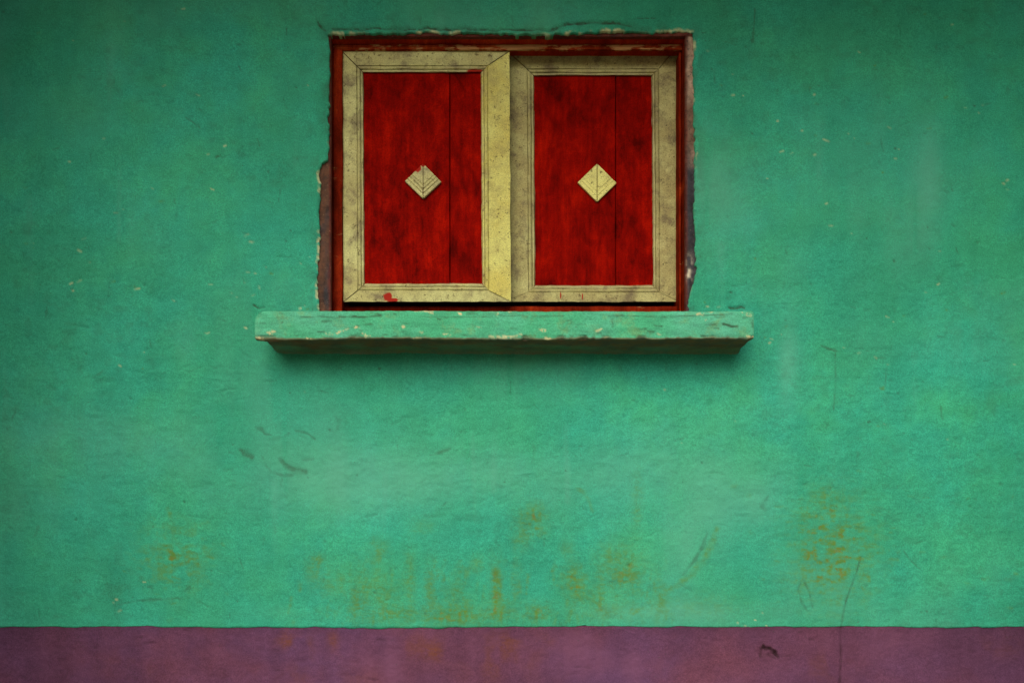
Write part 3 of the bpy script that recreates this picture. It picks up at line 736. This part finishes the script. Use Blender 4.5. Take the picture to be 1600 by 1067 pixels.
def sheet_box(name, mat, parent, x0, x1, y0, y1, z0, z1, jit=.0007, seg=.02, bev=.002, seed=1, chips=0.0):
    """a board with eased edges and slightly wandering faces, long axis found by itself"""
    dx, dz = x1 - x0, z1 - z0
    lng = 0 if dx > dz else 2
    L = max(dx, dz); n = max(3, int(L / seg)) + 1
    w0, w1 = (z0, z1) if lng == 0 else (x0, x1)
    pr = [(w0 + bev, y0), (w1 - bev, y0), (w1, y0 + bev), (w1, y1), (w0, y1), (w0, y0 + bev)]
    k = len(pr)
    t = np.linspace(0, 1, n)
    V = []
    for i, ti in enumerate(t):
        for j, (w, y) in enumerate(pr):
            s = (x0 if lng == 0 else z0) + L * ti
            jw = jit * 2 * (vnoise(np.array([s * 1000.]), np.array([j * 37.]), 50, 30, seed)[0] - .5)
            jy = jit * 2 * (vnoise(np.array([s * 1000.]), np.array([j * 53. + 9]), 40, 30, seed + 3)[0] - .5)
            if 3 <= j <= 4: jy = 0
            p = (s, y + jy, w + jw) if lng == 0 else (w + jw, y + jy, s)
            V.append(p)
    T = []
    for i in range(n - 1):
        for j in range(k):
            a_, b_ = i * k + j, i * k + (j + 1) % k
            q = (a_, b_, b_ + k, a_ + k)
            if lng == 0: q = q[::-1]
            T += [(q[0], q[1], q[2]), (q[0], q[2], q[3])]
    for base, flip in ((0, False), ((n - 1) * k, True)):
        for j in range(1, k - 1):
            tri = (base, base + j + 1, base + j)
            if flip: tri = tri[::-1]
            if lng == 0: tri = tri[::-1]
            T.append(tri)
    return link(name, mesh_np(name, V, T, False), mat, parent)

# fixed frame: four outer boards and, set back in them, four beads
frame = empty('frame', (0, 0, 0)); frame.parent = window
fx0, fx1, fzt, fzb = X(514.5), X(1072.5), Z(53.5), Z(484)
fd, fb, tk = .019, .16, .034
SD = .046                                   # front of the bead
il, ir, it = X(521, SD), X(1067.5, SD), Z(68, SD)
sheet_box('head', M_HEAD_LIT, frame, fx0 - tk, fx1 + tk, fd, fb, fzt, fzt + tk, seed=3)
sheet_box('jamb', M_FRAME, frame, fx0 - tk, fx0 + .001, fd, fb, fzb - .02, fzt - .0005, seed=5)
sheet_box('jamb', M_FRAME, frame, fx1 - .001, fx1 + tk, fd, fb, fzb - .02, fzt - .0005, seed=7)
sheet_box('bottom_rail', M_FRAME, frame, fx0 + .0015, fx1 - .0015, DL + .034, fb, fzb - .02, Z(473.0, DL), seed=9)
sheet_box('bead', M_STOP, frame, fx0 + .002, fx1 - .002, SD, SD + .009, Z(77.5, SD), fzt - .001, seed=11, jit=.0012)
sheet_box('bead', M_FRAME, frame, fx0 + .0015, X(535, SD), SD, fb - .01, Z(473.0, DL) - .03, Z(77.5, SD) - .001, seed=13, jit=.001)
sheet_box('bead', M_FRAME, frame, X(1062.5, SD), fx1 - .0015, SD + .012, fb - .01, Z(473.0, DL) - .03, Z(77.5, SD) - .001, seed=15, jit=.001)

def member(name, mat, parent, R_, dep, side, seed, lean):
    """one mitred board of a leaf; R_ nested rectangles (u0,u1,v0,v1), dep depth of each"""
    n = 60
    V, gro = [], []
    K = len(R_)
    rows = []
    for k, ((a0, a1, b0, b1), d) in enumerate(zip(R_, dep)):
        c = {'top': ((a0, b0), (a1, b0)), 'bottom': ((a0, b1), (a1, b1)), 'left': ((a0, b0), (a0, b1)), 'right': ((a1, b0), (a1, b1))}[side]
        rows.append((c, d))
    # a strip also runs down the outer edge and the inner edge to the back
    rows = [(rows[0][0], rows[0][1] + .030)] + [(rows[0][0], rows[0][1] + .0018)] + rows + [(rows[-1][0], rows[0][1] + .030)]
    # ease the outer arris
    gap = 0.6
    grow = [0, 0] + G_ROW[:K] + [0]
    for ri, (((pa, qa), (pb, qb)), d) in enumerate(rows):
        L = math.hypot(pb - pa, qb - qa); eu, ev = (pb - pa) / L, (qb - qa) / L
        s = np.concatenate([[gap], np.linspace(gap + 1.6, L - gap - 1.6, n - 2), [L - gap]])
        uu = pa + eu * s; vv = qa + ev * s
        out = .0
        j1 = 1.1 * (vnoise(s, s * 0 + ri * 9, 26, 5, seed) - .5) + .8 * (vnoise(s, s * 0 + ri * 31, 7, 5, seed + 2) - .5) * (1 if ri in (1, 2, len(rows) - 2) else .4)
        if ri in (0, len(rows) - 1): j1 = j1 * 0
        uu = uu + abs(ev) * j1; vv = vv + abs(eu) * j1
        dd = d + .0006 * (vnoise(s, s * 0 + ri * 3, 40, 7, seed + 5) - .5)
        uu = uu + lean * (vv - 276)
        V.append(np.stack([X(uu, d), dd, Z(vv, d)], 1)); g0 = np.full(n, float(grow[ri])); g0[[0, -1]] = .6; gro.append(g0)
    V = np.concatenate(V); gro = np.concatenate(gro)
    pal = np.repeat([0, 0] + [0, 0, 0, .15, .4, .4, 0, .6, 1, 1][:K] + [1], n)
    nr = len(rows)
    Q = []
    for i in range(nr - 1):
        for j in range(n - 1):
            a_ = i * n + j
            q = (a_, a_ + 1, a_ + n + 1, a_ + n)
            Q.append(q)
    # mitred end caps
    caps = [[i * n for i in range(nr)], [i * n + n - 1 for i in range(nr)]]
    T = []
    for q in Q: T += [(q[0], q[1], q[2]), (q[0], q[2], q[3])]
    for ci, cp in enumerate(caps):
        for j in range(1, nr - 1):
            t_ = (cp[0], cp[j], cp[j + 1])
            T.append(t_ if ci == 0 else t_[::-1])
    T = np.array(T)
    if side in ('top', 'right'): T = T[:, ::-1]
    return link(name, mesh_np(name, V, T, False, groove=gro, pale=pal), mat, parent)

G_ROW = [0, 0, 1, .1, 0, .1, 1, .1, 0, .5]
def leaf(outer, inner, depth, joint, mat, dia, diamat, lean, seed):
    leaf_e = empty('shutter', (X((outer[0] + outer[1]) / 2), 0, 0))
    leaf_e.parent = window
    o0, o1, p0, p1 = outer; i0, i1, j0, j1 = inner
    def off(k): return (i0 - k, i1 + k, j0 - k, j1 + k)
    rects = [outer, off(11.5), off(10.6), off(9.7), off(7.2), off(5.6), off(4.8), off(4.0), off(1.6), off(0)]
    dep = [depth, depth, depth + .0030, depth + .0008, depth - .0006, depth + .0014, depth + .0046, depth + .0016, depth + .0020, depth + .0105]
    for side, nm in (('top', 'rail'), ('bottom', 'rail'), ('left', 'stile'), ('right', 'stile')):
        member(nm, M_CREAM_I if (side == 'right' and mat is M_CREAM_L) else mat, leaf_e, rects, dep, side, seed + len(side) * 7 + (3 if side == 'bottom' else 0), lean)
    # two planks
    pd = depth + .0095
    for k, (a_, b_) in enumerate(((i0 - 5, joint - .55), (joint + .55, i1 + 5))):
        sheet_box('plank', M_PLANK, leaf_e, X(a_ + (lean * 0), pd), X(b_, pd), pd + .0005 * k, pd + .014, Z(j1 + 5, pd), Z(j0 - 5, pd), seed=seed + 40 + k, bev=.0013, jit=.0005)
    # carved diamond: two mitred pieces with chevron grooves
    (cu, cv), hu, ht, hb = dia
    Lp, Rp, Tp, Bp = (cu - hu, cv), (cu + hu, cv + 1), (cu, cv - ht), (cu, cv + hb)
    prof = [(0, .0085), (.0, .0010), (.03, 0), (.115, 0), (.14, .0022), (.165, 0), (.235, .0001), (.265, .0022), (.295, 0), (.36, 0), (.385, .0016), (.41, 0), (.66, -.0004), (.985, 0)]
    if diamat is M_DIAMOND_R: prof = [(a_, b_ * (.45 if i_ > 1 else 1)) for i_, (a_, b_) in enumerate(prof)]
    V, T, gro = [], [], []
    gd = [0, 0, 0, 0, .9, 0, 0, .9, 0, 0, .7, 0, 0, 0] if diamat is M_DIAMOND_L else [0, 0, 0, 0, .55, 0, 0, .55, 0, 0, .35, 0, 0, 0]
    dd = depth + .0095 - .0105
    for s_, S in ((1, Lp), (-1, Rp)):
        base = len(V)
        for (t_, e_), g_ in zip(prof, gd):
            g2 = s_ * .55
            pa = (S[0] + (Tp[0] - S[0]) * t_, S[1] + (Tp[1] - S[1]) * t_)
            pb = (Bp[0] + (Tp[0] - Bp[0]) * t_, Bp[1] + (Tp[1] - Bp[1]) * t_)
            pa = (pa[0] - g2 * .3, pa[1]); pb = (pb[0] - g2, pb[1] - .4)
            for m_ in range(7):
                w_ = m_ / 6
                jj = .5 * (rng.rand() - .5)
                V.append((X(pa[0] + (pb[0] - pa[0]) * w_, dd), dd + e_ + .0003 * (rng.rand() - .5), Z(pa[1] + (pb[1] - pa[1]) * w_ + jj * .5, dd))); gro.append(g_)
        n7 = 7
        for i in range(len(prof) - 1):
            for m_ in range(6):
                a_ = base + i * n7 + m_
                q = (a_, a_ + 1, a_ + n7 + 1, a_ + n7)
                if s_ < 0: q = q[::-1]
                T += [(q[0], q[1], q[2]), (q[0], q[2], q[3])]
        # skirt along the upper edge and the centre joint
        for col_, fl in ((0, False), (6, True)):
            b2 = len(V)
            ids = [base + i * n7 + col_ for i in range(1, len(prof))]
            for q in ids:
                V.append((V[q][0], dd + .0105, V[q][2])); gro.append(.6)
            for i in range(len(ids) - 1):
                q = (ids[i], ids[i + 1], b2 + i + 1, b2 + i)
                if fl != (s_ < 0): q = q[::-1]
                T += [(q[0], q[1], q[2]), (q[0], q[2], q[3])]
    link('diamond_ornament', mesh_np('diamond_ornament', V, T, False, groove=gro), diamat, leaf_e)
    return leaf_e

sL = leaf((535.5, 797, 80.5, 471.5), (569, 752, 114, 443), DL, 703, M_CREAM_L, ((661, 283), 28, 27, 27), M_DIAMOND_L, .006, 900)
sR = leaf((786, 1060, 73, 471.5), (835.5, 1019, 119, 446), DR, 962, M_CREAM_R, ((933, 285), 30, 29, 30), M_DIAMOND_R, .006, 950)
sL['label'] = 'shutter in front, its wide inner stile pale yellow'
sR['label'] = 'shutter set back, its cream frame more soiled'

# ------------------------------------------------------------------ the ledge
def ledge():
    pj = .125
    x0, x1 = X(397.5, -pj), X(1178.5, -pj)
    zt, zb = Z(484.5, -pj), Z(530.5, -pj)
    # cross section, from the wall over the top, round the front and back underneath
    sec = []
    for i in range(14): sec.append((.04 - (pj + .04 - .016) * i / 14, zt + .004 * (1 - i / 14), 0))
    for i in range(7):
        a_ = i / 6 * math.pi / 2; sec.append((-pj + .016 - .016 * math.sin(a_) , zt - .010 + .010 * math.cos(a_), 1))
    m_ = 22
    for i in range(1, m_): sec.append((-pj - .0012 * math.sin(i / m_ * math.pi), zt - .010 + (zb + .003 - zt + .010) * i / m_, 2))
    for i in range(4):
        a_ = i / 3 * math.pi / 2; sec.append((-pj + .004 - .004 * math.cos(a_), zb + .003 - .003 * math.sin(a_), 3))
    for i in range(1, 25):
        t_ = i / 24; yq = -pj + .004 + (pj + .004) * t_
        sec.append((yq, zb - .001 * t_ - .016 * (1 - math.sqrt(max(0, 1 - max(0, (t_ - .80) / .20) ** 2))), 4))
    S = np.array(sec); K = len(S)
    n = 460
    t = np.linspace(0, 1, n)
    # rings bunch up at the ends to round them off
    xs = x0 + (x1 - x0) * t
    xs = np.concatenate([[x0, x0 + .0006, x0 + .0018], xs[2:-2], [x1 - .0018, x1 - .0006, x1]])
    n = len(xs)
    ins = np.zeros(n); ins[[0, 1, 2]] = [.004, .002, .0006]; ins[[-1, -2, -3]] = [.003, .0015, .0005]
    V = np.zeros((n, K, 3)); kind = np.tile(S[:, 2], (n, 1))
    zc = (zt + zb) / 2
    rad = .030
    dl = xs - x0
    drop = np.where(dl < rad, rad - np.sqrt(np.maximum(0, rad ** 2 - (rad - np.minimum(dl, rad)) ** 2)), 0)
    dr = x1 - xs; rad2 = .005
    drop = drop + np.where(dr < rad2, rad2 - np.sqrt(np.maximum(0, rad2 ** 2 - (rad2 - np.minimum(dr, rad2)) ** 2)), 0)
    f = (S[:, 1] - zb) / (zt - zb)
    for i in range(n):
        z = zb + (S[:, 1] - zb) * (1 - drop[i] / (zt - zb))
        z = zc + (z - zc) * (1 - ins[i] / .04)
        y = S[:, 0].copy()
        y = np.where(y < -.08, y + ins[i], y)
        V[i, :, 0] = xs[i]; V[i, :, 1] = y; V[i, :, 2] = z
    uu = V[:, :, 0].ravel() / (U * (D - pj) / D) + HU
    vv = HV - (V[:, :, 2].ravel() - CAMZ) / (U * (D - pj) / D)
    kk = kind.ravel()
    yy = V[:, :, 1].ravel()
    arc = np.tile(np.concatenate([[0], np.cumsum(np.hypot(np.diff(S[:, 0]), np.diff(S[:, 1])))]) / U, n)
    nz = .0014 * fbm(uu, arc, 160, 60, 601, 2) + .0009 * fbm(uu, arc, 40, 16, 611, 4) + .0008 * fbm(uu, arc, 8, 6, 621, 2)
    front = (kk >= 1) & (kk <= 3)
    V = V.reshape(-1, 3)
    V[:, 1] -= np.where(front, nz, 0)
    bk_ = np.where(kk == 4, sstep(yy, -pj, -pj + .05), 0)
    bk_ = np.where(kk == 4, sstep(yy + .012 * fbm(uu, yy / U, 14, 14, 647, 2), -pj + .002, -pj + .022), 0)
    xm_ = (x0 + x1) / 2
    V[:, 0] += bk_ * np.where(V[:, 0] < xm_, .026, -.008) * sstep(np.abs(V[:, 0] - xm_) / (x1 - xm_), .6, 1)
    V[:, 2] += np.where((kk == 0) | (kk == 1), nz * .8, 0) + np.where((kk >= 3), nz * 1.6, 0)
    V[:, 2] += .0022 * fbm(uu, uu * 0, 260, 1, 651, 2)
    # wandering arrises, knocked-off bits along the lower one
    low = (kk == 3) | ((kk == 2) & (vv > 524))
    ch = (sstep(vnoise(uu, uu * 0, 18, 1, 631), .55, 1.0) * .0035 + sstep(vnoise(uu, uu * 0, 6, 1, 641), .5, 1.0) * .0020) * np.where(kk == 2, sstep(vv, 520, 530), 1)
    V[:, 2] += np.where(low, ch, 0); V[:, 1] += np.where(low, ch * .8, 0)
    # masks
    N = len(V); bare = np.zeros(N); gri = np.zeros(N); chip = np.zeros(N); tint = np.full(N, .5)
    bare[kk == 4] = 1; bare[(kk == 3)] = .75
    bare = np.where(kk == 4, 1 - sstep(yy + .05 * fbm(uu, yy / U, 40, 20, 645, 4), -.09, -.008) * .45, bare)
    bare = np.maximum(bare, np.where(low & (kk == 2), ch / .004 * .6, 0))
    r = np.random.RandomState(5)
    fs = front | (kk == 1)
    for i in range(30):
        x = r.uniform(400, 1176); y = r.choice([r.uniform(520, 530), r.uniform(520, 530), r.uniform(486, 530)]); L = r.uniform(1, 12)
        stroke(chip, uu, vv, [(x, y), (x + L, y + r.uniform(-2, 2))], r.uniform(.8, 2.2), r.uniform(.4, .95), .7, .5, 800 + i)
    for i in range(60):
        x = r.uniform(400, 1176); y = r.uniform(488, 528); L = r.uniform(1, 16)
        stroke(gri, uu, vv, [(x, y), (x + L, y + r.uniform(-1.5, 1.5))], r.uniform(.7, 1.5), r.uniform(.2, .65), .7, .5, 850 + i)
    for pts, rr, am in [([(470, 496), (500, 495), (530, 497)], 1.1, .6), ([(530, 495), (545, 496), (556, 495)], 1.6, .8), ([(556, 496), (575, 496), (594, 494)], [1.2, 1.2, 1.8], .8), ([(1130, 506), (1142, 510), (1152, 510)], 1.6, .8),
                        ([(780, 493), (830, 495), (880, 494)], .9, .5), ([(950, 494), (1040, 495), (1090, 493), (1140, 491)], .9, .55), ([(655, 495), (700, 496), (770, 495)], .9, .4), ([(1174, 500), (1176, 512)], 2, .5),
                        ([(1022, 509), (1034, 510)], 1.4, .6), ([(955, 495), (958, 508)], 1.6, .4), ([(556, 512), (560, 510)], 1.6, .6)]:
        stroke(gri, uu, vv, pts, rr, am, .7, .4, 12)
    for pts, rr in [([(527, 520), (540, 516), (544, 513)], 1.6), ([(648, 486), (676, 486)], 1.6), ([(716, 487), (720, 491)], 2.2), ([(765, 526), (800, 527), (815, 523)], 2), ([(422, 524), (426, 517)], 1.8), ([(402, 528), (410, 529)], 1.6), ([(932, 518), (940, 514)], 1.6)]:
        stroke(chip, uu, vv, pts, rr, .95, .6, .4, 14)
    for a_ in (gri, chip): a_[~fs] = 0
    gri = np.maximum(gri, np.where(kk == 0, .5, 0))
    Q = []
    I, J = np.meshgrid(np.arange(n - 1), np.arange(K - 1), indexing='ij')
    a_ = (I * K + J).ravel()
    Q = np.stack([a_, a_ + 1, a_ + K + 1, a_ + K], 1)
    T = np.concatenate([Q[:, [0, 1, 2]], Q[:, [0, 2, 3]]])
    # end faces
    b0 = len(V)
    ctr = np.array([[x0 + .0, -pj / 2, zc], [x1, -pj / 2, zc]])
    V = np.concatenate([V, ctr])
    j = np.arange(K - 1)
    T = np.concatenate([T, np.stack([np.full(K - 1, b0), j + 1, j], 1), np.stack([np.full(K - 1, b0 + 1), (n - 1) * K + j, (n - 1) * K + j + 1], 1)])
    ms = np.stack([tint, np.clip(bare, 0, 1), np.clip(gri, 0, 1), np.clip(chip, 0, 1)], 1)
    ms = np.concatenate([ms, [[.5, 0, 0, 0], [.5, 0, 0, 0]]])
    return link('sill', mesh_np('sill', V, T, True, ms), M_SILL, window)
ledge()['label'] = 'thick green plastered ledge, chipped along its lower edge'

# ------------------------------------------------------------------ ground
G = 60.0
gnd = link('ground', mesh_np('ground', [(-G, -G, 0), (G, -G, 0), (G, G, 0), (-G, G, 0)], [(0, 1, 2, 3)], False), M_EARTH)
gnd['kind'] = 'structure'
